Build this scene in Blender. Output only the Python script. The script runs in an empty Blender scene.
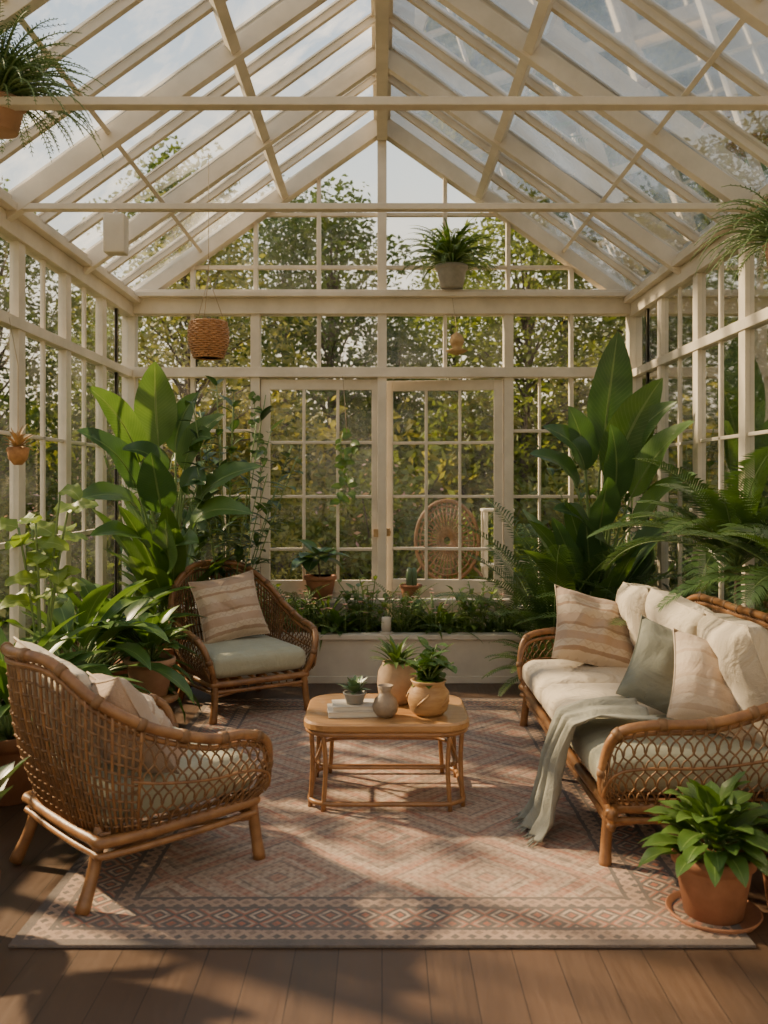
import bpy, math, random
from mathutils import Vector, Matrix, noise
R=random.Random(7)
V=Vector
sc=bpy.context.scene
# ------------------------------------------------------------------ materials
def newmat(name):
    m=bpy.data.materials.new(name); m.use_nodes=True
    nt=m.node_tree; b=nt.nodes['Principled BSDF']
    return m,nt,b
class G:
    """tiny node graph helper"""
    def __init__(s,nt): s.nt=nt
    def n(s,t,**k):
        x=s.nt.nodes.new(t)
        for a,b in k.items(): setattr(x,a,b)
        return x
    def l(s,a,b): s.nt.links.new(a,b)
    def m(s,op,a,b=None,c=None):
        x=s.n('ShaderNodeMath',operation=op)
        for i,v in enumerate((a,b,c)):
            if v is None: continue
            if isinstance(v,(int,float)): x.inputs[i].default_value=v
            else: s.l(v,x.inputs[i])
        return x.outputs[0]
    def obj(s): return s.n('ShaderNodeTexCoord').outputs['Object']
    def uv(s): return s.n('ShaderNodeTexCoord').outputs['UV']
    def xyz(s,v):
        x=s.n('ShaderNodeSeparateXYZ'); s.l(v,x.inputs[0]); return x.outputs
    def noise(s,vec,scale,detail=4,rough=.6,dist=0):
        x=s.n('ShaderNodeTexNoise'); s.l(vec,x.inputs['Vector'])
        x.inputs['Scale'].default_value=scale; x.inputs['Detail'].default_value=detail
        x.inputs['Roughness'].default_value=rough; x.inputs['Distortion'].default_value=dist
        return x.outputs['Fac']
    def ramp(s,f,stops,const=False):
        x=s.n('ShaderNodeValToRGB'); s.l(f,x.inputs[0]); e=x.color_ramp
        if const: e.interpolation='CONSTANT'
        while len(e.elements)<len(stops): e.elements.new(.5)
        for i,(p,c) in enumerate(stops):
            e.elements[i].position=p
            if isinstance(c,(int,float)): c=(c,c,c)
            e.elements[i].color=(*c,1)
        return x.outputs[0]
    def mix(s,f,a,b,mode='MIX'):
        x=s.n('ShaderNodeMix',data_type='RGBA',blend_type=mode)
        for i,v in ((0,f),(6,a),(7,b)):
            if isinstance(v,(int,float)): x.inputs[i].default_value=v
            elif isinstance(v,tuple): x.inputs[i].default_value=(*v,1)
            else: s.l(v,x.inputs[i])
        return x.outputs[2]
    def bump(s,h,b,strength=.3,dist=.01):
        x=s.n('ShaderNodeBump'); x.inputs['Strength'].default_value=strength
        x.inputs['Distance'].default_value=dist; s.l(h,x.inputs['Height']); s.l(x.outputs[0],b.inputs['Normal'])
    def mapv(s,vec,scale=(1,1,1),rot=(0,0,0)):
        x=s.n('ShaderNodeMapping'); s.l(vec,x.inputs[0]); x.inputs['Scale'].default_value=scale
        x.inputs['Rotation'].default_value=rot; return x.outputs[0]

def simple(name,c1,c2,rough=.6,scale=8,bump=.2,bscale=60,detail=4,bd=.004,stretch=(1,1,1),metal=0,coat=0):
    m,nt,b=newmat(name); g=G(nt); o=g.mapv(g.obj(),stretch)
    f=g.ramp(g.noise(o,scale,detail),[(.3,0.),(.7,1.)])
    g.l(g.mix(f,c1,c2),b.inputs['Base Color']); b.inputs['Roughness'].default_value=rough
    b.inputs['Metallic'].default_value=metal
    if coat: b.inputs['Coat Weight'].default_value=coat
    if bump: g.bump(g.noise(o,bscale,3),b,bump,bd)
    return m

M_white=simple('white_paint',(.71,.62,.495),(.51,.44,.34),.5,3.0,.2,40,6)
M_white2=simple('white_paint_clean',(.67,.60,.49),(.55,.48,.39),.55,5,.12,40)
M_terra=simple('terracotta',(.35,.15,.075),(.23,.095,.045),.8,9,.3,50)
M_terra2=simple('terracotta_pale',(.43,.25,.145),(.32,.17,.095),.8,9,.3,50)
M_soil=simple('soil',(.05,.032,.02),(.025,.016,.01),.95,30,1,80,bd=.02)
M_rattan=simple('rattan',(.33,.155,.055),(.165,.07,.025),.42,14,.35,70,coat=.15)
M_weave=simple('rattan_weave',(.25,.125,.048),(.12,.058,.023),.6,25,.3,90)
M_tablewood=simple('oiled_wood',(.44,.235,.09),(.31,.148,.052),.35,6,.1,40,stretch=(1,6,6),coat=.25)
M_stoolwood=simple('stool_wood',(.33,.17,.07),(.22,.1,.04),.5,8,.1,40,stretch=(1,6,1))
M_bamboo=simple('bamboo',(.36,.17,.063),(.23,.105,.038),.38,12,.2,60,coat=.2)
M_pale=simple('pale_clay',(.42,.28,.165),(.29,.185,.108),.7,12,.3,60)
M_grey=simple('grey_stone',(.36,.33,.29),(.24,.22,.19),.7,12,.3,60)
M_vase=simple('stoneware_vase',(.33,.24,.16),(.20,.145,.095),.5,18,.2,60)
M_basket=simple('basket_wicker',(.45,.215,.078),(.25,.11,.038),.6,25,.5,120)
M_rope=simple('rope',(.4,.32,.2),(.3,.22,.14),.9,20,.3,90)
M_book=simple('book_cloth',(.54,.48,.39),(.46,.40,.33),.7,20,.1,200)
M_paper=simple('book_pages',(.66,.6,.49),(.54,.48,.38),.8,20,.3,300,stretch=(1,1,20))
M_bark=simple('bark',(.12,.085,.055),(.06,.042,.028),.9,8,.6,30,bd=.03)
M_frondstem=simple('stem',(.18,.26,.08),(.11,.17,.05),.5,8,.1,40)
M_brass=simple('dried_flower',(.46,.30,.13),(.32,.19,.075),.8,25,.4,90)

def fabric(name,c1,c2,wrinkle=.35):
    m,nt,b=newmat(name); g=G(nt); o=g.obj()
    f=g.ramp(g.noise(o,5,5),[(.3,0.),(.7,1.)])
    g.l(g.mix(f,c1,c2),b.inputs['Base Color']); b.inputs['Roughness'].default_value=.9
    b.inputs['Sheen Weight'].default_value=.12
    w=g.noise(o,6,4,.5,.9); t=g.noise(o,260,2)
    g.bump(g.m('ADD',g.m('MULTIPLY',w,1.),g.m('MULTIPLY',t,.07)),b,wrinkle,.07)
    return m
M_cream=fabric('linen_cream',(.60,.50,.38),(.50,.415,.305),.65)
M_celadon=fabric('linen_celadon',(.40,.38,.27),(.33,.315,.22),.3)
M_sage=fabric('linen_sage',(.25,.245,.185),(.185,.185,.14),.5)
M_blush=fabric('linen_blush',(.47,.345,.25),(.38,.27,.19),.5)
M_throw=fabric('knit_throw',(.28,.27,.215),(.205,.20,.16),.5)
def striped(name,amt):
    m,nt,b=newmat(name); g=G(nt); u=g.xyz(g.uv())
    n=g.m('MULTIPLY',g.noise(g.obj(),20,3),.04)
    t=g.m('ADD',u[1],n)
    c0=(.54,.42,.305)
    base=g.ramp(t,[(0,c0),(.10,(.32,.2,.125)),(.15,c0),(.24,(.42,.28,.19)),(.36,c0),(.44,(.32,.2,.125)),(.48,(.44,.31,.22)),(.60,c0),(.72,(.35,.22,.14)),(.76,c0),(.86,(.41,.28,.2))],True)
    base=g.mix(amt,c0,base)
    z=g.m('ABSOLUTE',g.m('SUBTRACT',g.m('FRACT',g.m('MULTIPLY',u[0],9)),.5))
    zz=g.m('LESS_THAN',g.m('FRACT',g.m('ADD',g.m('MULTIPLY',u[1],5),g.m('MULTIPLY',z,.5))),.13)
    g.l(g.mix(g.m('MULTIPLY',zz,.4*amt),base,(.36,.25,.18)),b.inputs['Base Color'])
    b.inputs['Roughness'].default_value=.92; b.inputs['Sheen Weight'].default_value=.12
    g.bump(g.m('ADD',g.noise(g.obj(),7,4,.5,.8),g.m('MULTIPLY',g.noise(g.obj(),220,2),.08)),b,.5,.06)
    return m
M_stripe=striped('woven_stripe',.9)
M_stripe2=striped('woven_stripe_faded',.4)

def leafmat(name,c1,c2,rib,trans=.3,rough=.4,nscale=2.5,vein=True,rand=False):
    m,nt,b=newmat(name); g=G(nt); u=g.xyz(g.uv())
    f=g.noise(g.obj(),nscale,3)
    if rand:
        oi=g.n('ShaderNodeObjectInfo'); f=g.m('ADD',g.m('MULTIPLY',f,.75),g.m('MULTIPLY',oi.outputs['Random'],.3))
    col=g.mix(g.ramp(f,[(.35,0.),(.68,1.)]),c1,c2)
    if vein:
        a=g.m('ABSOLUTE',g.m('SUBTRACT',u[0],.5))
        col=g.mix(g.m('MULTIPLY',g.m('LESS_THAN',a,.028),.7),col,rib)
        v=g.m('FRACT',g.m('ADD',g.m('MULTIPLY',u[1],24),g.m('MULTIPLY',a,-9)))
        col=g.mix(g.m('MULTIPLY',g.m('LESS_THAN',v,.16),.18),col,rib)
        g.bump(v,b,.2,.003)
    g.l(col,b.inputs['Base Color']); b.inputs['Roughness'].default_value=rough
    t=g.n('ShaderNodeBsdfTranslucent'); g.l(g.mix(1.,col,(1.,1.,.45),'MULTIPLY'),t.inputs[0])
    mx=g.n('ShaderNodeMixShader'); mx.inputs[0].default_value=trans
    g.l(b.outputs[0],mx.inputs[1]); g.l(t.outputs[0],mx.inputs[2])
    g.l(mx.outputs[0],nt.nodes['Material Output'].inputs[0])
    return m
L_banana=leafmat('leaf_paddle',(.06,.13,.032),(.13,.225,.052),(.25,.34,.13),.36,.33)
L_banana2=leafmat('leaf_paddle_dark',(.038,.09,.036),(.075,.155,.05),(.18,.26,.11),.33,.33)
L_dark=leafmat('leaf_dark',(.03,.07,.025),(.06,.12,.035),(.12,.19,.07),.28,.35)
L_mid=leafmat('leaf_mid',(.06,.13,.026),(.135,.225,.045),(.22,.32,.1),.36,.38)
L_lime=leafmat('leaf_lime',(.15,.24,.035),(.28,.36,.065),(.34,.42,.15),.42,.4)
L_palm=leafmat('leaf_palm',(.04,.085,.025),(.08,.145,.038),(.1,.2,.06),.33,.42,2.5,False)
L_fern=leafmat('leaf_fern',(.08,.135,.032),(.155,.23,.055),(.2,.3,.1),.38,.45,6,False)
L_tree=leafmat('leaf_tree',(.055,.09,.02),(.18,.215,.05),(.2,.3,.1),.5,.6,.55,False,True)
L_tree2=leafmat('leaf_tree_gold',(.115,.145,.032),(.33,.29,.065),(.2,.3,.1),.5,.6,.6,False,True)
L_flower=leafmat('petal_pink',(.5,.24,.25),(.7,.48,.4),(.6,.3,.3),.4,.6,3,False)
L_succ=leafmat('leaf_succulent',(.09,.15,.07),(.15,.22,.11),(.2,.3,.14),.12,.4,8,False)

def glassmat(name,dirt=.1,tint=(.97,.99,.98)):
    m,nt,b=newmat(name); g=G(nt); nt.nodes.remove(b)
    tr=g.n('ShaderNodeBsdfTransparent'); tr.inputs[0].default_value=(*tint,1)
    gl=g.n('ShaderNodeBsdfGlossy'); gl.inputs['Roughness'].default_value=.03
    fr=g.n('ShaderNodeFresnel'); fr.inputs[0].default_value=1.45
    m1=g.n('ShaderNodeMixShader'); g.l(g.m('MULTIPLY',fr.outputs[0],.8),m1.inputs[0]); g.l(tr.outputs[0],m1.inputs[1]); g.l(gl.outputs[0],m1.inputs[2])
    df=g.n('ShaderNodeBsdfTranslucent'); df.inputs[0].default_value=(.8,.78,.74,1)
    d=g.ramp(g.noise(g.obj(),1.6,8,.65,.8),[(.44,0.),(.70,1.)])
    m2=g.n('ShaderNodeMixShader'); g.l(g.m('MULTIPLY',d,dirt),m2.inputs[0]); g.l(m1.outputs[0],m2.inputs[1]); g.l(df.outputs[0],m2.inputs[2])
    g.l(m2.outputs[0],nt.nodes['Material Output'].inputs[0])
    return m
M_glass=glassmat('window_glass',.045)
M_roofglass=glassmat('roof_glass',.42,(.91,.95,.98))

# floor planks
M_floor,nt,b=newmat('wood_planks'); g=G(nt); o=g.obj()
br=g.n('ShaderNodeTexBrick'); g.l(g.mapv(o,(1,1,1),(0,0,math.radians(90))),br.inputs['Vector'])
br.inputs['Scale'].default_value=1; br.inputs['Brick Width'].default_value=1.4; br.inputs['Row Height'].default_value=.13
br.inputs['Mortar Size'].default_value=.0014; br.inputs['Mortar Smooth'].default_value=.2; br.offset=.37
br.inputs['Color1'].default_value=(.088,.049,.029,1); br.inputs['Color2'].default_value=(.062,.036,.022,1); br.inputs['Mortar'].default_value=(.018,.011,.007,1)
gr=g.noise(g.mapv(o,(22,1.2,1)),3,6,.65,.4)
col=g.mix(g.ramp(gr,[(.3,0.),(.7,.55)]),br.outputs[0],(.125,.072,.043))
g.l(g.mix(br.outputs['Fac'],col,(.018,.011,.007)),b.inputs['Base Color'])
g.l(g.ramp(gr,[(.2,.38),(.8,.56)]),b.inputs['Roughness']); g.bump(g.m('SUBTRACT',g.m('MULTIPLY',gr,.25),br.outputs['Fac']),b,.3,.003)

# rug: faded kilim
RX,RY=1.13,1.575
M_rug,nt,b=newmat('persian_rug'); g=G(nt); o=g.obj()
wob=g.noise(o,9,3); X,Y,_=g.xyz(o)
X=g.m('ADD',X,g.m('MULTIPLY',g.m('SUBTRACT',wob,.5),.018)); Y=g.m('ADD',Y,g.m('MULTIPLY',g.m('SUBTRACT',wob,.5),.018))
e=g.m('MINIMUM',g.m('SUBTRACT',RX,g.m('ABSOLUTE',X)),g.m('SUBTRACT',RY,g.m('ABSOLUTE',Y)))
def tri(c,k,ph=0.): return g.m('ABSOLUTE',g.m('SUBTRACT',g.m('FRACT',g.m('ADD',g.m('MULTIPLY',c,k),ph)),.5))
cream=(.52,.39,.285); taupe=(.24,.16,.115); rust=(.40,.125,.068); slate=(.095,.082,.078); sand=(.42,.275,.195)
K=1.35
d=g.m('ADD',tri(X,K,.5),tri(Y,K,.5)); step=g.m('DIVIDE',g.m('FLOOR',g.m('MULTIPLY',d,44)),44)
fa=g.ramp(step,[(0,rust),(.08,cream),(.11,slate),(.135,rust),(.2,cream),(.24,rust),(.30,sand),(.36,slate),(.385,cream),(.46,rust),(.52,slate),(.545,cream),(.6,sand),(.66,rust),(.74,cream),(.78,slate),(.80,sand),(.88,cream),(.92,slate),(.945,rust)],True)
K2=5.2
dd=g.m('ADD',tri(X,K2),tri(Y,K2*.9)); s2=g.m('DIVIDE',g.m('FLOOR',g.m('MULTIPLY',dd,12)),12)
fb=g.ramp(s2,[(0,slate),(.10,cream),(.26,rust),(.40,sand),(.5,cream),(.6,taupe),(.7,cream),(.86,slate)],True)
zz=g.m('FRACT',g.m('ADD',g.m('MULTIPLY',Y,15),g.m('MULTIPLY',tri(X,13),1.2)))
f2=g.ramp(zz,[(0,taupe),(.16,cream),(.42,rust),(.52,cream),(.85,taupe)],True)
field=g.mix(.40,fa,fb); field=g.mix(.25,field,f2)
d3=g.m('ADD',tri(X,34),tri(Y,30))
field=g.mix(g.m('MULTIPLY',g.m('LESS_THAN',d3,.32),.45),field,(.14,.085,.065))
bd1=g.m('ADD',tri(X,9),tri(Y,9)); bcol=g.ramp(bd1,[(0,rust),(.14,slate),(.24,cream),(.36,slate),(.50,rust),(.58,sand),(.70,slate),(.86,rust)],True)
bcol=g.mix(g.m('MULTIPLY',g.m('LESS_THAN',d3,.36),.4),bcol,slate)
bd2=g.m('ADD',tri(X,20),tri(Y,20)); scol=g.ramp(bd2,[(0,slate),(.3,sand),(.7,taupe)],True)
def lt(v): return g.m('LESS_THAN',e,v)
c=g.mix(lt(.315),field,slate); c=g.mix(lt(.30),c,scol); c=g.mix(lt(.245),c,slate); c=g.mix(lt(.230),c,bcol)
c=g.mix(lt(.108),c,slate); c=g.mix(lt(.09),c,scol); c=g.mix(lt(.035),c,slate)
fade=g.ramp(g.noise(o,4,7,.75),[(.35,.03),(.7,.38)])
c=g.mix(fade,c,(.37,.255,.185)); th=g.noise(g.mapv(o,(90,260,1)),1,2)
c=g.mix(g.ramp(th,[(.35,.4),(.6,0.)]),c,(.11,.075,.055))
g.l(c,b.inputs['Base Color']); b.inputs['Roughness'].default_value=.95; b.inputs['Sheen Weight'].default_value=.05
g.bump(g.m('ADD',th,g.noise(o,25,4)),b,.5,.006)

M_grass=simple('garden_grass',(.07,.11,.025),(.15,.18,.045),.9,1.5,.8,40,bd=.05)
M_path=simple('gravel_path',(.36,.31,.24),(.25,.21,.16),.9,20,.8,60,bd=.02)

# ------------------------------------------------------------------ mesh builder
class MB:
    def __init__(s): s.v=[];s.f=[];s.mi=[];s.uv=[];s.sm=[];s.mats=[];s.M=Matrix();s.clamp=None
    def add(s,vs,fs,mat,smooth=True,uvs=None):
        if mat not in s.mats: s.mats.append(mat)
        k=s.mats.index(mat); o=len(s.v)
        for p in vs:
            q=s.M@V(p)
            if s.clamp:
                lo,hi=s.clamp
                q=V((max(lo[0],min(hi[0],q.x)),max(lo[1],min(hi[1],q.y)),max(lo[2],min(hi[2],q.z))))
            s.v.append(q)
        s.uv+= uvs if uvs else [(0,0)]*len(vs)
        for f in fs: s.f.append([i+o for i in f]); s.mi.append(k); s.sm.append(smooth)
    def bx(s,x0,x1,y0,y1,z0,z1,mat):
        s.add([(x0,y0,z0),(x1,y0,z0),(x1,y1,z0),(x0,y1,z0),(x0,y0,z1),(x1,y0,z1),(x1,y1,z1),(x0,y1,z1)],
          [(0,3,2,1),(4,5,6,7),(0,1,5,4),(1,2,6,5),(2,3,7,6),(3,0,4,7)],mat,False)
    def beam(s,p,q,w,h,mat,up=(0,0,1)):
        p=V(p);q=V(q);t=(q-p).normalized();sd=t.cross(V(up)).normalized()*w/2;u=sd.cross(t).normalized()*h/2
        vs=[p-sd-u,p+sd-u,p+sd+u,p-sd+u,q-sd-u,q+sd-u,q+sd+u,q-sd+u]
        s.add(vs,[(0,1,2,3),(7,6,5,4),(0,4,5,1),(1,5,6,2),(2,6,7,3),(3,7,4,0)],mat,False)
    def tube(s,pts,r,mat,n=8,closed=False):
        pts=[V(p) for p in pts]; N=len(pts)
        rr=r if isinstance(r,(list,tuple)) else [r]*N
        vs=[];fs=[];prev=None
        for i,p in enumerate(pts):
            a=pts[i-1] if (i>0 or closed) else p; c=pts[(i+1)%N] if (i<N-1 or closed) else p
            t=(c-a)
            t=t.normalized() if t.length>1e-9 else V((0,0,1))
            if prev is None:
                up=V((0,0,1)) if abs(t.z)<.9 else V((1,0,0)); nn=t.cross(up).normalized()
            else:
                nn=prev-t*prev.dot(t); nn=nn.normalized() if nn.length>1e-6 else t.orthogonal().normalized()
            prev=nn; bb=t.cross(nn)
            for k in range(n):
                an=2*math.pi*k/n; vs.append(p+(nn*math.cos(an)+bb*math.sin(an))*rr[i])
        for i in range(N if closed else N-1):
            j=(i+1)%N
            for k in range(n):
                l=(k+1)%n; fs.append((i*n+k,i*n+l,j*n+l,j*n+k))
        if not closed: fs.append(tuple(range(n))[::-1]); fs.append(tuple((N-1)*n+k for k in range(n)))
        s.add(vs,fs,mat,True)
    def lathe(s,prof,c,mat,n=28,rib=0):
        vs=[];fs=[];c=V(c)
        for (r,z) in prof:
            for k in range(n):
                a=2*math.pi*k/n; rr=r*(1+rib*(k%2)); vs.append(c+V((rr*math.cos(a),rr*math.sin(a),z)))
        for i in range(len(prof)-1):
            for k in range(n):
                l=(k+1)%n; fs.append((i*n+k,i*n+l,(i+1)*n+l,(i+1)*n+k))
        fs.append(tuple(range(n))[::-1]); fs.append(tuple((len(prof)-1)*n+k for k in range(n)))
        s.add(vs,fs,mat,True)
    def grid(s,fn,nu,nv,mat):
        vs=[];uv=[];fs=[]
        for j in range(nv+1):
            for i in range(nu+1):
                vs.append(fn(i/nu,j/nv)); uv.append((i/nu,j/nv))
        for j in range(nv):
            for i in range(nu):
                a=j*(nu+1)+i; fs.append((a,a+1,a+nu+2,a+nu+1))
        s.add(vs,fs,mat,True,uv)
    def rbox(s,c,size,r,mat,puff=0,seg=10):
        c=V(c);h=V(size)/2
        def mk(ax,sg):
            a,b2=[i for i in range(3) if i!=ax]
            vs=[];fs=[];uv=[]
            def ww(t): return math.sin(t*math.pi/2)
            for j in range(seg+1):
                for i in range(seg+1):
                    q=[0,0,0];q[ax]=sg;q[a]=ww(2*i/seg-1);q[b2]=ww(2*j/seg-1)
                    p=V((q[0]*h.x,q[1]*h.y,q[2]*h.z))
                    inn=V([max(-(h[k]-r),min(h[k]-r,p[k])) for k in range(3)])
                    d=p-inn
                    if d.length>0: d=d.normalized()*r
                    p=inn+d
                    pf=puff*(1-q[0]**2)*(1-q[1]**2)*(1 if q[2]>0 else -.3)*(abs(p.z)/h.z)
                    sd=puff*.5*(1-q[2]**2)
                    p.z+=pf
                    if h.x>h.z: p.x+=sd*(p.x/h.x); p.y+=sd*(p.y/h.y)
                    vs.append(c+p); uv.append((i/seg,j/seg))
            for j in range(seg):
                for i in range(seg):
                    k=j*(seg+1)+i; f=(k,k+1,k+seg+2,k+seg+1)
                    if (sg>0)!=(ax!=1): f=f[::-1]
                    fs.append(f)
            s.add(vs,fs,mat,True,uv)
        for ax in range(3):
            for sg in (-1,1): mk(ax,sg)
    def pillow(s,w,h,t,mat,seed=0,n=20,pinch=.09,pe=.55,soft=.012):
        for sg in (-1,1):
            def fn(a,b2):
                u=2*a-1;v=2*b2-1
                x=w/2*u*(1-pinch*(1-v*v)); z=h/2*v*(1-pinch*(1-u*u))
                y=sg*t/2*max(0,(1-u**4)*(1-v**4))**pe
                y+=soft*noise.noise(V((u*2.2+seed,v*2.2,sg*3)))*(1-u*u)*(1-v*v)*4
                return V((x,y,z))
            s.grid(fn,n,n,mat)
        pts=[]
        for k in range(40):
            q=k/40*4; e=int(q); f=2*(q-e)-1
            u,v=[(f,-1),(1,f),(-f,1),(-1,-f)][e]
            pts.append(V((w/2*u*(1-pinch*(1-v*v)),0,h/2*v*(1-pinch*(1-u*u)))))
        s.tube(pts,.004,mat,5,True)
    def blade(s,pts,w,mat,hint=None,fold=.25,peak=.42,pw=.75,na=4,wave=0):
        n=len(pts); a=math.log(.5)/math.log(peak); vs=[];uv=[];fs=[]
        ph=R.random()*6
        for i in range(n):
            t=i/(n-1); p=pts[i]; tg=(pts[min(n-1,i+1)]-pts[max(0,i-1)]).normalized()
            up=V(hint) if hint is not None else V((0,0,1))
            sd=tg.cross(up)
            if sd.length<.05: sd=tg.cross(V((0.3,-1,0)))
            sd.normalize(); nn=sd.cross(tg).normalized()
            ww=w/2*max(0.0,math.sin(math.pi*min(1,max(0,t))**a))**pw
            if i==0: ww=w*.03
            for j in range(na+1):
                q=2*j/na-1
                vs.append(p+sd*q*ww+nn*(abs(q)*ww*fold+wave*ww*math.sin(t*14+ph+q*2)*abs(q))); uv.append((j/na,t))
        for i in range(n-1):
            for j in range(na):
                k=i*(na+1)+j; fs.append((k,k+1,k+na+2,k+na+1))
        s.add(vs,fs,mat,True,uv)
    def obj(s,name,origin=(0,0,0),bevel=0):
        o=V(origin); me=bpy.data.meshes.new(name)
        me.from_pydata([tuple(p-o) for p in s.v],[],s.f)
        for m in s.mats: me.materials.append(m)
        me.polygons.foreach_set('material_index',s.mi); me.polygons.foreach_set('use_smooth',s.sm)
        ul=me.uv_layers.new(name='UVMap'); li=[0]*len(me.loops); me.loops.foreach_get('vertex_index',li)
        fl=[]
        for i in li: fl+=s.uv[i]
        ul.data.foreach_set('uv',fl); me.update()
        ob=bpy.data.objects.new(name,me); ob.location=o
        sc.collection.objects.link(ob)
        if bevel:
            bm=ob.modifiers.new('bevel','BEVEL'); bm.width=bevel; bm.segments=2; bm.limit_method='ANGLE'
        return ob
def spline(P,n=8,closed=False):
    P=[V(p) for p in P]; N=len(P); out=[]
    for i in range(N if closed else N-1):
        if closed: a,b2,c,d=P[i-1],P[i],P[(i+1)%N],P[(i+2)%N]
        else: a=P[i-1] if i>0 else 2*P[0]-P[1]; b2=P[i]; c=P[i+1]; d=P[i+2] if i+2<N else 2*P[-1]-P[-2]
        for k in range(n):
            t=k/n; out.append(.5*((2*b2)+(c-a)*t+(2*a-5*b2+4*c-d)*t*t+(3*b2-a-3*c+d)*t**3))
    if not closed: out.append(P[-1])
    return out
def bez(a,b2,c,n=10):
    a,b2,c=V(a),V(b2),V(c); return [a*(1-t)**2+b2*2*t*(1-t)+c*t*t for t in [i/n for i in range(n+1)]]
def arc(p0,az,el,L,droop,n=8):
    p=V(p0);out=[p.copy()]
    for i in range(n):
        e2=el-droop*((i+.5)/n)**1.3; d=V((math.cos(az)*math.cos(e2),math.sin(az)*math.cos(e2),math.sin(e2))); p=p+d*L/n; out.append(p.copy())
    return out
def pot(mb,c,r,h,mat,n=28):
    mb.lathe([(r*.68,0),(r*.72,.01*h),(r*.93,h*.76),(r*.95,h*.8),(r*1.03,h*.82),(r*1.05,h*.98),(r*1.0,h),(r*.9,h*.99),(r*.88,h*.88),(0.001,h*.9)],c,mat,n)
    mb.lathe([(r*.88,h*.87),(0.001,h*.9)],c,M_soil,n)
def rosette(mb,c,n,L,W,mat,e0=1.35,e1=.3,droop=.9,pet=.35,stem=M_frondstem,r0=.0,peak=.45,fold=.25,wave=.0,var=.25,zr=0):
    c=V(c)
    for i in range(n):
        az=i*2.399+R.uniform(-.3,.3); q=(i+.5)/n; el=e0+(e1-e0)*q+R.uniform(-.12,.12)
        l=L*R.uniform(1-var,1+var*.5); b0=c+V((math.cos(az)*r0*q,math.sin(az)*r0*q,R.random()*zr))
        pts=arc(b0,az,el,l,droop*R.uniform(.7,1.3),10); k=max(1,int(10*pet))
        if pet>0: mb.tube(pts[:k+1],[.0045*(L/.4)**.5]*(k+1),stem,5)
        mb.blade(pts[k if pet>0 else 0:],W*R.uniform(.8,1.15),mat,None,fold,peak,.8,4,wave)
def frond(mb,p0,az,el,L,droop,nl,ll,mat,lw=.016,vee=.35,n=14):
    pts=arc(p0,az,el,L,droop,n); mb.tube(pts,[.006*(1-.8*i/n) for i in range(n+1)],M_frondstem,5)
    for k in range(nl):
        t=.15+.85*k/nl; f=t*n; i=min(n-1,int(f)); p=pts[i].lerp(pts[i+1],f-i); tg=(pts[i+1]-pts[i]).normalized()
        sd=tg.cross(V((0,0,1)))
        if sd.length<.1: sd=V((-math.sin(az),math.cos(az),0))
        sd.normalize(); up=sd.cross(tg)
        l=ll*math.sin(math.pi*min(1,.12+t*.86))**.6*R.uniform(.85,1.1)
        for sg in (-1,1):
            d=(sd*sg+tg*.75+up*vee).normalized(); q=p+d*l*.5+V((0,0,-.02*l)); e=p+d*l+V((0,0,-.28*l))
            wv=tg*lw*.5
            mb.add([p-wv*.4,p+wv*.4,q-wv,q+wv,e],[(0,1,3,2),(2,3,4)],mat,True,[(.5,0)]*5)
def bush(mb,c,n,rad,h,L,W,mat,stems=6,el=(.9,1.5)):
    c=V(c)
    for s in range(stems):
        az=s*2.399+R.random(); pts=arc(c,az,R.uniform(*el),h*R.uniform(.7,1.1),R.uniform(.1,.9)*min(1.5,rad/h),8)
        mb.tube(pts,.004,M_frondstem,5)
        for k in range(n):
            i=1+int((k/n)*7.99); f=R.random(); p=pts[i].lerp(pts[max(0,i-1)],f)
            lp=arc(p,R.random()*6.28,R.uniform(-.1,1.),L*R.uniform(.6,1.1),R.uniform(.3,1.1),6)
            mb.blade(lp,W*R.uniform(.7,1.1),mat,None,.25,.42,.8)
CL=((-1.865,-9,.001),(1.865,6.86,9))

# ------------------------------------------------------------------ shell
HW=1.96; YB=7.; YF=-1.2; EZ=2.82; SL=.72; RZ=EZ+SL*HW
mb=MB(); mb.bx(-HW-.05,HW+.05,YF-.05,YB+.05,-.12,0,M_floor); mb.obj('floor')
mb=MB(); W=M_white
for x in (-HW,HW): mb.bx(x-.05,x+.05,YB-.05,YB+.05,0,2.85,W)
for x in (-.98,0,.98): mb.bx(x-.036,x+.036,YB-.05,YB+.045,0,2.74,W)
mb.bx(-HW,HW,YB-.07,YB+.05,2.72,2.84,W); mb.bx(-HW,HW,YB-.14,YB+.055,2.84,2.875,W); mb.bx(-HW,HW,YB-.1,YB+.05,2.875,2.9,W)
mb.bx(-HW,HW,YB-.055,YB+.04,2.25,2.31,W); mb.bx(-HW,HW,YB-.07,YB+.04,2.232,2.25,W)
for x in (-1.47,-.49,.49,1.47): mb.bx(x-.014,x+.014,YB-.03,YB+.03,2.3,2.74,W)
for sx in (-1,1):
    a,b2=sorted((sx*.98,sx*HW))
    mb.bx(a,b2,YB-.045,YB+.05,0,.43,W); mb.bx(a,b2,YB-.13,YB+.05,.43,.46,W)
    for z in (.80,1.31,1.82): mb.bx(a,b2,YB-.02,YB+.02,z-.012,z+.012,W)
    for x in (1.47,): mb.bx(sx*x-.016,sx*x+.016,YB-.025,YB+.025,.46,2.24,W)
    for x in (1.225,1.715): mb.bx(sx*x-.009,sx*x+.009,YB-.018,YB+.018,.46,2.24,W)
def roofz(x): return EZ+SL*(HW-abs(x))
mb.bx(-.036,.036,YB-.045,YB+.05,2.89,RZ-.03,W)
for x in (.49,.98,1.47):
    for s in (-1,1): mb.bx(s*x-.016,s*x+.016,YB-.03,YB+.03,2.89,roofz(x)-.03,W)
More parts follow.
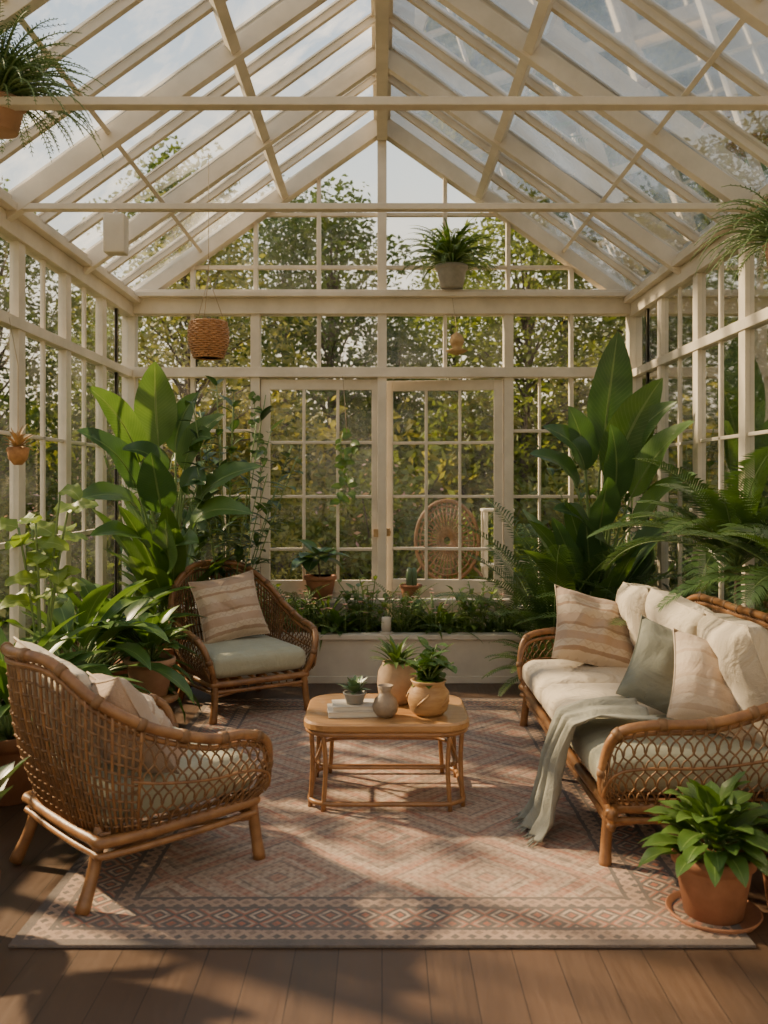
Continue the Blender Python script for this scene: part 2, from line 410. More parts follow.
for z in (3.09,3.5):
    xe=HW-(z-EZ)/SL; mb.bx(-xe,xe,YB-.02,YB+.02,z-.014,z+.014,W)
for s in (-1,1): mb.beam((s*(HW+.02),YB-.02,EZ-.02),(0,YB-.02,RZ-.04),.11,.12,W)
mb.obj('wall_back',(0,YB,0),.003)
def pane(name,vs,mat=M_glass):
    m=MB(); m.add(vs,[(0,1,2,3)] if len(vs)==4 else [(0,1,2)],mat,False); return m.obj(name,vs[0])
pane('window_1',[(-HW,YB,.43),(-.98,YB,.43),(-.98,YB,2.75),(-HW,YB,2.75)])
pane('window_2',[(.98,YB,.43),(HW,YB,.43),(HW,YB,2.75),(.98,YB,2.75)])
pane('window_3',[(-.98,YB,2.3),(.98,YB,2.3),(.98,YB,2.75),(-.98,YB,2.75)])
pane('window_4',[(-HW,YB,2.86),(HW,YB,2.86),(0,YB,RZ-.02)])
def door(name,hx,sgn,ang):
    m=MB(); w=.93; s=sgn
    def b3(x0,x1,y0,y1,z0,z1,mt=W):
        a,c=sorted((s*x0,s*x1)); m.bx(a,c,y0,y1,z0,z1,mt)
    b3(0,.07,-.022,.022,.02,2.22); b3(w-.07,w,-.022,.022,.02,2.22)
    b3(.07,w-.07,-.02,.02,2.14,2.22); b3(.07,w-.07,-.02,.02,.02,.16); b3(.07,w-.07,-.02,.02,.56,.66)
    b3(.07,w-.07,-.012,.012,.16,.56); b3(.13,w-.13,-.018,.018,.22,.5)
    for k in (1,2,): b3(.07+(w-.14)*k/3-.011,.07+(w-.14)*k/3+.011,-.018,.018,.66,2.14)
    for z in (.9,1.31,1.73): b3(.07,w-.07,-.016,.016,z-.011,z+.011)
    b3(w-.055,w-.03,-.07,-.02,1.02,1.04,M_brass); b3(w-.055,w-.02,-.075,-.055,1.0,1.06,M_brass)
    a,c=sorted((s*.07,s*(w-.07))); m.add([(a,0,.66),(c,0,.66),(c,0,2.14),(a,0,2.14)],[(0,1,2,3)],M_glass,False)
    o=m.obj(name,(0,0,0),.003); o.location=(hx,YB,0); o.rotation_euler=(0,0,ang); return o
door('door_1',-.94,1,0); door('door_2',.94,-1,math.radians(-7))
for side,nm in ((-1,'left'),(1,'right')):
    mb=MB(); x=side*HW
    mb.bx(x-.045,x+.045,YF,YB-.05,2.70,2.80,W)
    a,b2=sorted((x+side*.05,x-side*.10)); mb.bx(a,b2,YF,YB-.05,2.80,2.84,W)
    a,b2=sorted((x+side*.05,x-side*.07)); mb.bx(a,b2,YF,YB-.05,2.84,2.88,W)
    mb.bx(x-.035,x+.035,YF,YB-.05,2.23,2.29,W); mb.bx(x-.045,x+.045,YF,YB-.05,0,.43,W)
    a,b2=sorted((x+side*.05,x-side*.09)); mb.bx(a,b2,YF,YB-.05,.43,.46,W)
    mb.bx(x-.014,x+.014,YF,YB-.05,1.07,1.10,W); mb.bx(x-.012,x+.012,YF,YB-.05,1.66,1.68,W)
    y=YB-.72
    while y>YF:
        mb.bx(x-.026,x+.026,y-.045,y+.045,.4,2.75,W)
        mb.bx(x-.012,x+.012,y+.36-.014,y+.36+.014,.45,2.75,W)
        y-=.72
    mb.bx(x-.012,x+.012,YB-.36-.014,YB-.36+.014,.45,2.75,W)
    mb.obj('wall_'+nm,(x,0,0),.003)
    pane('window_5' if side<0 else 'window_6',[(x,YF,.43),(x,YB,.43),(x,YB,2.75),(x,YF,2.75)])
mb=MB()
mb.bx(-HW,HW,YF-.05,YF+.05,0,.43,W); mb.bx(-HW,HW,YF-.05,YF+.05,2.72,2.88,W); mb.bx(-HW,HW,YF-.04,YF+.04,2.24,2.31,W)
for k in range(9): x=-HW+k*HW/4; mb.bx(x-.03,x+.03,YF-.035,YF+.035,.4,2.75,W)
for x in (-.98,0,.98): mb.bx(x-.03,x+.03,YF-.04,YF+.04,2.85,roofz(x)-.03,W)
for s in (-1,1): mb.beam((s*(HW+.02),YF,EZ-.02),(0,YF,RZ-.04),.1,.13,W)
mb.obj('wall_front',(0,YF,0),.004)
pane('window_7',[(-HW,YF,.43),(HW,YF,.43),(HW,YF,2.75),(-HW,YF,2.75)])
# roof
mb=MB()
mb.bx(-.04,.04,YF,YB-.05,RZ-.17,RZ-.01,W); mb.bx(-.065,.065,YF,YB-.05,RZ-.02,RZ+.02,W)
trs=[5.8,4.62,3.36,2.1,.9,-.3]
for s in (-1,1):
    up=V((s*SL,0,1)).normalized()
    for y in trs: mb.beam((s*(HW+.03),y,EZ-.055),(0,y,RZ-.07),.06,.10,W,up)
    mb.beam((s*.76,YF,roofz(.76)-.05),(s*.76,YB,roofz(.76)-.05),.055,.07,W,up)
    y=YB-.394
    while y>YF:
        mb.beam((s*(HW+.06),y,EZ-.03),(0,y,RZ+.012),.035,.045,W,up)
        mb.beam((s*(HW+.06),y,EZ+.0),(0,y,RZ+.042),.06,.012,W,up)
        y-=.394
    mb.beam((s*1.4,YF,roofz(1.4)-.02),(s*1.4,YB,roofz(1.4)-.02),.025,.03,W,up)
for y in (4.62,3.36,2.1,.9):
    mb.bx(-HW,HW,y-.028,y+.028,2.808,2.84,W)
mb.obj('ceiling',(0,3,EZ),.003)
mb=MB()
for s in (-1,1): mb.add([(s*(HW+.06),YF,EZ-.02),(s*(HW+.06),YB+.05,EZ-.02),(0,YB+.05,RZ+.03),(0,YF,RZ+.03)],[(0,1,2,3)],M_roofglass,False)
mb.obj('skylight',(0,3,EZ))
mb=MB(); mb.rbox((-1.36,4.6,2.68),(.11,.09,.2),.01,M_white2,seg=6); mb.tube([(-1.36,4.6,2.78),(-1.36,4.61,2.81)],.01,M_white2)
mb.obj('ventilation_box',(-1.36,4.6,2.68))
mb=MB(); RC=(0,4.29)
mb.rbox((0,0,.007),(2*RX,2*RY,.013),.005,M_rug,seg=8); o=mb.obj('rug'); o.location=(RC[0],RC[1],0)
mb=MB()
mb.bx(-1.05,1.12,6.36,6.42,0,.31,M_white2); mb.bx(-1.05,1.12,6.78,6.82,0,.31,M_white2)
mb.bx(-1.05,-.99,6.42,6.78,0,.31,M_white2); mb.bx(1.06,1.12,6.42,6.78,0,.31,M_white2)
mb.bx(-1.08,1.15,6.33,6.45,.31,.345,M_white2); mb.bx(-1.08,1.15,6.76,6.84,.31,.345,M_white2)
mb.bx(-1.08,1.15,6.345,6.37,0,.05,M_white2)
mb.bx(-.99,1.06,6.42,6.78,.2,.30,M_soil)
mb.obj('raised_planter',(0,6.5,0),.004)

# ------------------------------------------------------------------ rattan furniture
def rattan_seat(name,hw,hd,loc,rotz,arm=.5,back=.86,cush=None,wide=False):
    mb=MB()
    SZ=.23
    pr=[(hw-.05,hd+.0,SZ-.02),(hw-.01,hd+.04,SZ+.10),(hw+.03,hd+.01,arm-.05),(hw+.05,hd-.10,arm),(hw+.06,.05,arm+.015),(hw+.05,-hd*.55,arm+.09),(hw-.02,-hd-.02,back-.13),(hw-.16,-hd-.11,back-.015)]
    pb=[(hw-.05,hd+.0,SZ-.04),(hw-.03,hd,SZ),(hw-.02,hd-.04,SZ),(hw-.02,hd-.12,SZ),(hw-.02,.05,SZ),(hw-.02,-hd*.5,SZ),(hw-.07,-hd+.04,SZ),(hw-.2,-hd+.0,SZ)]
    if wide:
        for q in (.6,.3): pr.append((hw*q,-hd-.14,back)); pb.append((hw*q,-hd,SZ))
    pr.append((0,-hd-(.145 if wide else .17),back+.005)); pb.append((0,-hd,SZ))
    full=lambda L:L+[(-x,y,z) for x,y,z in L[:-1][::-1]]
    rail=spline(full(pr),10); bot=spline(full(pb),10)
    mb.tube(rail,.019,M_rattan,10)
    mb.tube([p+V((0,0,-.034))+V((-p.x*.02,0,0)) for p in rail[8:-8]],.010,M_rattan,8)
    acc=[0]
    for i in range(1,len(rail)): acc.append(acc[-1]+(rail[i]-rail[i-1]).length)
    T=acc[-1]
    def at(L,s):
        s=max(0,min(T,s))
        lo,hi=0,len(acc)-1
        while hi-lo>1:
            m=(lo+hi)//2
            if acc[m]<=s: lo=m
            else: hi=m
        f=(s-acc[lo])/max(1e-6,acc[hi]-acc[lo]); return L[lo].lerp(L[hi],f)
    def S(s,t):
        a=at(bot,s);c=at(rail,s); p=a.lerp(c,t); out=V((p.x*.9,p.y,0)) if not wide else V((math.copysign(1,p.x)*max(0,abs(p.x)-hw+.2)*3,p.y,0))
        if out.length>0: out.normalize()
        return p+out*.035*math.sin(math.pi*t)
    nw=int(T/.16)
    for k in range(1,nw):
        s=k*T/nw; pts=[at(rail,s+d) for d in (-.014,0,.014)]; mb.tube(pts,.0225,M_weave,10)
    sA=None
    for i,p in enumerate(rail):
        if p.y<-hd*.5: sA=acc[i]; break
    s0=.12
    for a,c in ((s0,sA+.06),(T-sA-.06,T-s0)):
        nn=int((c-a)/.042)
        for dr in (-1,1):
            for k in range(-8,nn+9):
                pts=[]
                for j in range(25):
                    t=j/24
                    s=a+k*.042+dr*(t-.5)*.20+dr*.006*math.sin(t*2*math.pi*4.8)
                    if a<=s<=c: pts.append(S(s,t))
                if len(pts)>1: mb.tube(pts,.0036,M_weave,5)
        for t in (.0,.5,1.): mb.tube([S(a+(c-a)*i/20,t) for i in range(21)],.006,M_rattan,6)
    a,c=sA+.03,T-sA-.03; nn=int((c-a)/.026)
    for k in range(nn+1): mb.tube([S(a+(c-a)*k/nn,j/8) for j in range(9)],.006,M_rattan if k%4==0 else M_weave,6)
    for j in range(1,13):
        pts=[]
        for i in range(nn+1):
            q=S(a+(c-a)*i/nn,j/13); o2=V((q.x,q.y,0)).normalized(); pts.append(q+o2*(.006 if (i+j)%2 else -.006))
        mb.tube(pts,.0042,M_weave,5)
    fr=spline([(hw-.03,hd-.05,SZ-.01),(hw-.03,-hd+.06,SZ-.01),(hw-.12,-hd,SZ-.01),(-hw+.12,-hd,SZ-.01),(-hw+.03,-hd+.06,SZ-.01),(-hw+.03,hd-.05,SZ-.01),(-hw+.1,hd+.01,SZ-.01),(hw-.1,hd+.01,SZ-.01)],8,True)
    mb.tube(fr,.02,M_rattan,10,True); mb.tube([p*1.0+V((0,0,-.045)) for p in fr],.013,M_rattan,8,True)
    nk=int(hw*2/.08)
    for k in range(nk): x=-hw+.06+(2*hw-.12)*k/(nk-1); mb.tube([(x,-hd+.01,SZ+.008),(x,hd,SZ+.008)],.008,M_rattan,6)
    for k in range(int(hw*2/.05)):
        x=-hw+.07+k*.05
        if x<hw-.05: mb.tube([(x,hd+.01,SZ-.01),(x,hd+.01,SZ-.06)],.005,M_weave,5)
    for sx in (-1,1):
        mb.tube(spline([(sx*(hw-.05),hd-.0,SZ+.02),(sx*(hw-.045),hd+.015,.12),(sx*(hw-.03),hd+.025,0.0)],5),[.021]*8+[.022,.024,.024],M_rattan,12)
        mb.tube(spline([(sx*(hw-.09),-hd+.03,SZ+.03),(sx*(hw-.08),-hd+.0,.12),(sx*(hw-.06),-hd-.05,0.0)],5),[.021]*8+[.022,.024,.024],M_rattan,12)
        mb.tube(spline([(sx*(hw-.047),hd+.01,.15),(sx*(hw-.06),0,SZ-.04),(sx*(hw-.08),-hd,.15)],6),.009,M_rattan,8)
    mb.tube(spline([(-hw+.047,hd+.01,.15),(0,hd+.0,SZ-.05),(hw-.047,hd+.01,.15)],8),.009,M_rattan,8)
    if wide:
        mb.tube([(0,hd,SZ),(0,hd+.01,0)],.02,M_rattan,10); mb.tube([(0,-hd,SZ),(0,-hd-.05,0)],.02,M_rattan,10)
    if cush: cush(mb,SZ)
    o=mb.obj(name); o.location=loc; o.rotation_euler=(0,0,rotz); return o
def chcush(mb,SZ):
    mb.rbox((0,.02,SZ+.09),(.60,.60,.14),.045,M_celadon,.02,12)
    pts=[]
    for k in range(36): a=2*math.pi*k/36; ca,sa=math.cos(a),math.sin(a); q=max(abs(ca),abs(sa))**.8; pts.append((.297*ca/q,.02+.297*sa/q,SZ+.135))
    mb.tube(pts,.004,M_celadon,5,True)
TH=math.radians
C1=(-.905,3.35,.013); A1=TH(-47)
C2=(-.89,5.66,.013); A2=TH(212)
rattan_seat('rattan_armchair',.34,.30,C1,A1,.50,.82,chcush)
rattan_seat('rattan_armchair',.34,.30,C2,A2,.50,.86,chcush)
def sofc(mb,SZ):
    for i,x in enumerate((-.62,0,.62)):
        mb.rbox((x,.06,SZ+.10),(.60,.74,.15),.05,M_cream if i else M_celadon,.025,12)
    for i,(x,rz) in enumerate(((-.60,-5),(.01,3),(.62,-3))):
        s=mb.M.copy(); mb.M=Matrix.Translation((x,-.24+.012*i,SZ+.385))@Matrix.Rotation(TH(rz),4,'Z')@Matrix.Rotation(TH(-20),4,'X')@Matrix.Rotation(TH((3,-4,4)[i]),4,'Y')
        mb.pillow(.62,.52,.24,M_cream,i*5,24,.045,.42); mb.M=s
CS=(1.24,4.24,.0); AS=TH(90)
rattan_seat('rattan_sofa',.98,.40,CS,AS,.54,.78,sofc,True)
def place_pillow(w,h,t,mat,loc,rx,ry,rz,seed=0,name='throw_pillow'):
    mb=MB(); mb.pillow(w,h,t,mat,seed); o=mb.obj(name); o.location=loc
    o.rotation_euler=(Matrix.Rotation(TH(rz),4,'Z')@Matrix.Rotation(TH(rx),4,'X')@Matrix.Rotation(TH(ry),4,'Y')).to_euler(); return o
def wl(C,A,p): return tuple(Matrix.Translation(C)@Matrix.Rotation(A,4,'Z')@V(p))
place_pillow(.49,.45,.17,M_stripe,(1.17,4.93,.60),-34,18,16,1)
place_pillow(.42,.42,.17,M_sage,(1.27,3.90,.58),-36,30,8,2)
place_pillow(.44,.42,.17,M_stripe2,(1.36,3.60,.58),-38,26,16,3)
place_pillow(.44,.43,.16,M_stripe,wl(C2,A2,(0.02,-.13,.60)),22,8,208,4)
place_pillow(.48,.46,.17,M_cream,wl(C1,A1,(-.12,-.23,.575)),24,10,-47,5)
place_pillow(.42,.40,.16,M_blush,wl(C1,A1,(.12,-.14,.54)),28,-12,-40,6)
place_pillow(.42,.40,.15,M_stripe,wl(C1,A1,(.0,.0,.50)),38,6,-56,7)
mb=MB()
def bl(u,v):
    path=[V((1.06,0,.50)),V((.95,0,.497)),V((.85,0,.492)),V((.765,0,.455)),V((.735,0,.34)),V((.71,0,.21)),V((.675,0,.1)),V((.62,0,.035))]
    f=v*(len(path)-1); i=min(len(path)-2,int(f)); p=path[i].lerp(path[i+1],f-i)
    y=3.42+.44*u*(1-.1*v)+.05*math.sin(v*3)+(.5-u)*.10*math.sin(v*math.pi*.9)
    fold=.02*math.sin(u*17+v*2.6)+.013*math.sin(u*33+1+v*3)
    k=min(1,max(0,(v-.3)*3))
    return p+V((-abs(fold)*k*1.8-.01*k,y+.03*k*math.sin(u*6),fold*.35+.01*noise.noise(V((u*5,v*5,0)))))
mb.grid(bl,60,60,M_throw)
for k in range(46):
    p=bl((k+.5)/46,1.); mb.tube([p,p+V((-.012,R.uniform(-.01,.01),-.01)),p+V((-.028,R.uniform(-.015,.015),-.018))],.0025,M_throw,4)
o=mb.obj('throw_blanket',(1,3.6,.4)); so_=o.modifiers.new('thick','SOLIDIFY'); so_.thickness=.006

# coffee table
mb=MB(); tc=V((.02,4.08,0)); tw,td=.36,.285
def rrect(w,d,r,z,n=6):
    out=[]
    for (cx,cy,a0) in ((w-r,d-r,0),(-w+r,d-r,90),(-w+r,-d+r,180),(w-r,-d+r,270)):
        for k in range(n+1): a=TH(a0+90*k/n); out.append(tc+V((cx+r*math.cos(a),cy+r*math.sin(a),z)))
    return out
def slab(w,d,r,z0,z1,mat,e=.008):
    L=[rrect(w-e,d-e,r,z0),rrect(w,d,r,z0+e),rrect(w,d,r,z1-e),rrect(w-e,d-e,r,z1)]
    n=len(L[0]);vs=[p for l in L for p in l];fs=[]
    for i in range(3):
        for k in range(n): fs.append((i*n+k,i*n+(k+1)%n,(i+1)*n+(k+1)%n,(i+1)*n+k))
    fs.append(tuple(range(n))[::-1]); fs.append(tuple(3*n+k for k in range(n)))
    mb.add(vs,fs,mat,False)
slab(tw,td,.12,.352,.39,M_tablewood)
mb.tube(rrect(tw-.015,td-.015,.12,.342),.011,M_bamboo,8,True)
mb.tube(rrect(tw-.025,td-.025,.1,.045),.011,M_bamboo,8,True)
mb.tube(rrect(tw-.06,td-.06,.1,.19),.009,M_bamboo,8,True)
for sx in (-1,1):
    for sy in (-1,1):
        for dx,dy in ((.0,.06),(.06,.0)):
            mb.tube(spline([tc+V((sx*(tw-.035-dx*.9),sy*(td-.035-dy*.9),.345)),tc+V((sx*(tw-.04-dx),sy*(td-.04-dy),.2)),tc+V((sx*(tw-.03-dx),sy*(td-.03-dy),.013))],5),.0105,M_bamboo,10)
    mb.tube(spline([tc+V((sx*(tw-.05),-td+.1,.2)),tc+V((sx*(tw-.1),0,.31)),tc+V((sx*(tw-.05),td-.1,.2))],6),.007,M_bamboo,8)
mb.obj('coffee_table',tc)
TZ=.391
mb=MB(); mb.bx(-.12,.12,-.08,.08,0,.004,M_book); mb.bx(-.117,.115,-.077,.077,.004,.022,M_paper); mb.bx(-.12,.12,-.08,.08,.022,.026,M_book)
mb.bx(-.10,.10,-.07,.07,.0265,.030,M_book); mb.bx(-.098,.095,-.067,.067,.030,.042,M_paper); mb.bx(-.10,.10,-.07,.07,.042,.046,M_book)
o=mb.obj('book_stack',(0,0,0),.001); o.location=(-.12,3.98,TZ); o.rotation_euler=(0,0,.1)
mb=MB(); pot(mb,(0,0,0),.05,.05,M_grey,20); rosette(mb,(0,0,.045),24,.085,.034,L_succ,1.4,.25,.3,0,fold=.35)
o=mb.obj('potted_succulent'); o.location=(-.12,3.97,TZ+.0465)
mb=MB(); mb.lathe([(.035,0),(.052,.02),(.058,.045),(.048,.075),(.026,.098),(.022,.11),(.036,.135),(.033,.135),(.017,.11),(.001,.1)],(0,0,0),M_vase,28)
o=mb.obj('ceramic_vase'); o.location=(.015,3.93,TZ)
mb=MB(); mb.lathe([(.066,0),(.085,.03),(.093,.09),(.088,.145),(.07,.18),(.068,.19),(.06,.187),(.056,.17),(.001,.17)],(0,0,0),M_pale,30)
mb.lathe([(.057,.165),(.001,.176)],(0,0,0),M_soil,20); rosette(mb,(0,0,.17),46,.155,.022,L_fern,1.45,.5,.9,0,r0=.02)
o=mb.obj('potted_spider_plant'); o.location=(.07,4.18,TZ)
M_carved=simple('carved_wood',(.45,.26,.105),(.27,.135,.05),.5,9,.3,40,stretch=(1,1,5))
mb=MB(); mb.lathe([(.06,0),(.082,.02),(.092,.06),(.09,.10),(.072,.125),(.07,.135),(.08,.15),(.073,.152),(.062,.138),(.001,.135)],(0,0,0),M_carved,30)
for k in range(5): mb.tube([(.09*math.cos(k*1.3+.2),.09*math.sin(k*1.3+.2),.05),(.094*math.cos(k*1.3+.5),.094*math.sin(k*1.3+.5),.075),(.088*math.cos(k*1.3+.8),.088*math.sin(k*1.3+.8),.1)],.006,M_carved,6)
mb.lathe([(.062,.13),(.001,.14)],(0,0,0),M_soil,20); bush(mb,(0,0,.135),9,.13,.17,.085,.055,L_mid,10)
o=mb.obj('potted_herb'); o.location=(.205,3.97,TZ)

# ------------------------------------------------------------------ plants
def strel(name,c,leaves,mat,mat2,extra=8,pr=.16,ph=.3):
    mb=MB(); mb.clamp=CL; c=V(c); pot(mb,c,pr,ph,M_terra); b0=c+V((0,0,ph*.9))
    for i,(bx_,tx,w,nh,mt) in enumerate(leaves):
        p0=b0+V((R.uniform(-.05,.05),R.uniform(-.05,.05),0)); p1=V(bx_); p2=V(tx)
        mid=p0.lerp(p1,.55)+V(((p0.x-p1.x)*.25,(p0.y-p1.y)*.25,.12))
        st=bez(p0,mid,p1,10); mb.tube(st,[.017-.011*k/10 for k in range(11)],M_frondstem,7)
        d=(p1-mid).normalized(); L=(p2-p1).length
        ctrl=p1+d*L*.5; bp_=bez(p1,ctrl,p2,14)
        mb.blade(bp_,w,mt,nh,.24,.42,.72,6,.07)
        mb.tube(bp_[:13],[.006-.0004*k for k in range(13)],M_frondstem,5)
    for k in range(extra):
        az=R.random()*6.28; L=R.uniform(.6,1.3)
        pts=arc(b0,az,R.uniform(1.0,1.45),L,R.uniform(.3,.9),14); mb.tube(pts[:7],.007,M_frondstem,5)
        mb.blade(pts[6:],R.uniform(.12,.2),mat2 if k%2 else mat,None,.22,.42,.65,4,.05)
    return mb.obj(name,c)
strel('bird_of_paradise_plant',(-1.42,6.1,0),[
 ((-1.50,6.05,1.66),(-1.50,5.95,2.22),.28,(.2,-1,.1),L_banana),
 ((-1.60,5.95,1.55),(-1.80,5.5,2.00),.22,(.5,-.8,.3),L_banana),
 ((-1.58,5.8,1.38),(-1.80,5.3,1.72),.22,(.3,-.8,.6),L_banana2),
 ((-1.40,6.1,1.62),(-1.22,6.0,2.02),.2,(-.3,-1,.2),L_banana2),
 ((-1.32,6.0,1.5),(-1.02,5.85,1.86),.20,(-.3,-1,.5),L_banana),
 ((-1.22,5.9,1.25),(-.76,5.75,1.52),.24,(-.2,-.7,.9),L_banana),
 ((-1.24,5.85,1.10),(-.80,5.6,1.22),.22,(-.1,-.8,.9),L_banana),
 ((-1.55,5.8,1.2),(-1.82,5.3,1.30),.24,(.2,-.7,.9),L_banana),
 ((-1.42,5.8,1.22),(-1.40,5.45,1.60),.24,(.1,-1,.5),L_banana2),
 ((-1.50,5.75,1.0),(-1.72,5.3,1.10),.22,(.1,-.7,.9),L_banana),
 ((-1.34,5.8,.95),(-1.12,5.5,1.05),.22,(-.1,-.7,.9),L_banana),
 ((-1.30,5.95,1.35),(-1.12,5.7,1.40),.20,(-.1,-.9,.6),L_banana2),
 ((-1.36,5.8,.85),(-1.30,5.4,1.20),.22,(.0,-.9,.6),L_banana),
 ((-1.46,5.95,1.45),(-1.62,5.6,1.62),.18,(.1,-.9,.5),L_banana2),
 ((-1.30,6.0,1.62),(-1.10,5.8,1.70),.18,(-.2,-.9,.5),L_banana),
],L_banana,L_mid,22,.17,.32)
strel('bird_of_paradise_plant',(1.42,6.05,0),[
 ((1.48,6.05,1.62),(1.56,5.95,2.42),.31,(.15,-1,.1),L_banana2),
 ((1.52,5.95,1.40),(1.78,5.7,2.08),.30,(-.2,-1,.3),L_banana),
 ((1.62,5.85,1.32),(1.86,5.35,1.78),.24,(-.3,-.8,.7),L_banana),
 ((1.36,6.0,1.50),(1.22,5.9,1.92),.22,(.3,-1,.2),L_banana2),
 ((1.34,5.95,1.50),(1.04,5.85,1.78),.22,(.3,-.8,.7),L_banana2),
 ((1.28,5.9,1.38),(.94,5.75,1.60),.22,(.2,-.7,.9),L_banana2),
 ((1.50,5.85,1.30),(1.42,5.6,1.78),.24,(.2,-1,.4),L_banana2),
 ((1.62,5.8,1.15),(1.85,5.3,1.46),.24,(-.2,-.8,.8),L_banana),
 ((1.34,5.85,1.05),(1.06,5.6,1.25),.2,(.2,-.7,.8),L_banana2),
 ((1.58,5.75,.95),(1.80,5.35,1.18),.22,(-.1,-.8,.8),L_banana2),
 ((1.44,5.8,.9),(1.30,5.5,1.08),.2,(.1,-.8,.8),L_banana2),
 ((1.40,5.8,1.1),(1.38,5.5,1.45),.22,(.1,-.9,.5),L_banana2),
 ((1.58,5.95,1.5),(1.84,5.6,1.92),.2,(-.3,-.9,.5),L_banana),
],L_banana,L_banana2,24,.17,.32)
def palmplant(name,c,n,L,e0,e1,droop,nl,ll,mat,pr=.13,ph=.25,lw=.016,h0=0,pmat=M_terra):
    mb=MB(); mb.clamp=CL; c=V(c); pot(mb,c,pr,ph,pmat)
    if h0: mb.tube([c+V((0,0,ph*.9)),c+V((.01,0,ph+h0))],[.022,.016],M_bark,8)
    for i in range(n):
        az=i*2.399+R.uniform(-.2,.2); q=(i+.5)/n
        frond(mb,c+V((0,0,ph*.9+h0)),az,e0+(e1-e0)*q,L*R.uniform(.75,1.1),droop*R.uniform(.8,1.2),nl,ll,mat,lw)
    return mb.obj(name,c)
def tallbush(name,c,h,L,Wd,mat,stems,n=16,pr=.12,rad=.45):
    mb=MB(); mb.clamp=CL; c=V(c); pot(mb,c,pr,.24,M_terra); bush(mb,c+V((0,0,.2)),n,rad,h,L,Wd,mat,stems,(1.25,1.55)); return mb.obj(name,c)
tallbush('potted_ficus',(-1.06,6.12,0),1.8,.17,.06,L_dark,16,26)
tallbush('potted_ficus',(-1.70,6.55,0),1.6,.18,.065,L_banana2,12,20)
tallbush('potted_ficus',(1.72,6.5,0),1.5,.17,.06,L_dark,12,20)
palmplant('potted_palm',(1.16,6.10,0),22,1.25,1.55,.9,1.0,44,.20,L_palm,.11,.2,.014)
palmplant('potted_palm',(1.74,5.45,0),18,1.05,1.4,.5,1.3,44,.20,L_palm,.11,.22,.014)
palmplant('potted_palm',(1.79,4.55,0),24,.80,1.45,.5,1.3,52,.20,L_palm,.065,.35,.013,.66)
palmplant('potted_palm',(1.79,3.80,0),20,.64,1.4,.35,1.4,46,.18,L_palm,.06,.35,.012,.60)
mb=MB(); mb.clamp=CL; c=(-1.62,4.75,0); pot(mb,c,.17,.36,M_terra)
rosette(mb,(-1.62,4.75,.33),64,.74,.13,L_mid,1.45,.3,1.5,.4,r0=.06,wave=.05); mb.obj('peace_lily',c)
mb=MB(); mb.clamp=CL; c=(-1.66,5.34,0); pot(mb,c,.16,.34,M_terra)
rosette(mb,(-1.66,5.34,.31),40,.70,.13,L_banana,1.5,.7,1.2,.4,r0=.06,wave=.05); mb.obj('peace_lily',c)
mb=MB(); mb.clamp=CL; c=(-1.66,4.02,0); pot(mb,c,.15,.3,M_terra)
rosette(mb,(-1.66,4.02,.27),48,.66,.10,L_mid,1.5,.3,1.3,.35,r0=.05,wave=.05); mb.obj('peace_lily',c)
mb=MB(); mb.lathe([(.14,.24),(.15,.245),(.15,.265),(.14,.27),(.001,.27)],(0,0,0),M_stoolwood,28)
for k in range(4):
    a=TH(45+90*k); mb.tube([(math.cos(a)*.09,math.sin(a)*.09,.245),(math.cos(a)*.13,math.sin(a)*.13,0)],[.016,.012],M_stoolwood,8)
mb.tube([(math.cos(TH(10*k))*.11,math.sin(TH(10*k))*.11,.1) for k in range(36)],.007,M_stoolwood,6,True)
o=mb.obj('plant_stool'); o.location=(-1.25,4.85,0)
mb=MB(); mb.clamp=CL; pot(mb,(-1.25,4.85,.271),.13,.2,M_terra2); rosette(mb,(-1.25,4.85,.46),34,.31,.085,L_mid,1.5,.9,1.1,.35,r0=.04,wave=.04); mb.obj('potted_foliage_plant',(-1.25,4.85,.271))
mb=MB(); mb.clamp=CL; c=V((-1.66,4.40,0)); pot(mb,c,.12,.3,M_terra)
for k in range(6):
    pts=arc(c+V((0,0,.28)),k*2.4,1.5,R.uniform(.85,1.1),.12,10); mb.tube(pts,.006,M_frondstem,5)
    for j in range(5):
        lp=arc(pts[-1-j],k*2.4+j*1.7,R.uniform(.1,.7),.16,R.uniform(.6,1.3),8)
        mb.blade(lp,.10,L_lime,(0,-.6,.8),.15,.35,.6,4,.2)
mb.obj('lime_philodendron',c)
mb=MB(); mb.clamp=CL; c=V((-1.32,2.74,0)); pot(mb,c,.14,.2,M_terra); rosette(mb,c+V((0,0,.18)),16,.44,.14,L_dark,1.5,1.1,.6,.35,wave=.04); mb.obj('rubber_plant',c)
c=V((1.075,2.92,0))
mb=MB(); mb.lathe([(.11,0),(.135,.004),(.15,.025),(.145,.028),(.128,.012),(.001,.01)],c,M_terra,32)
pot(mb,c+V((0,0,.012)),.128,.205,M_terra,32)
rosette(mb,c+V((0,0,.2)),74,.20,.075,L_mid,1.5,.2,1.0,.25,r0=.05,wave=.12,zr=.10); mb.obj('potted_foliage_plant',c)
c=V((1.36,2.98,0)); mb=MB(); pot(mb,c,.11,.2,M_terra); rosette(mb,c+V((0,0,.18)),34,.24,.07,L_dark,1.4,.2,1.1,.25,r0=.05,wave=.08); mb.obj('potted_foliage_plant',c)
c=V((1.02,5.72,0)); mb=MB(); mb.clamp=CL; pot(mb,c,.1,.18,M_terra)
for k in range(34): frond(mb,c+V((0,0,.17)),k*2.4,1.4-.03*k,.42,1.3,22,.07,L_fern,.013)
mb.obj('potted_fern',c)
mb=MB(); mb.clamp=((-1.9,6.28,.001),(1.9,6.76,9))
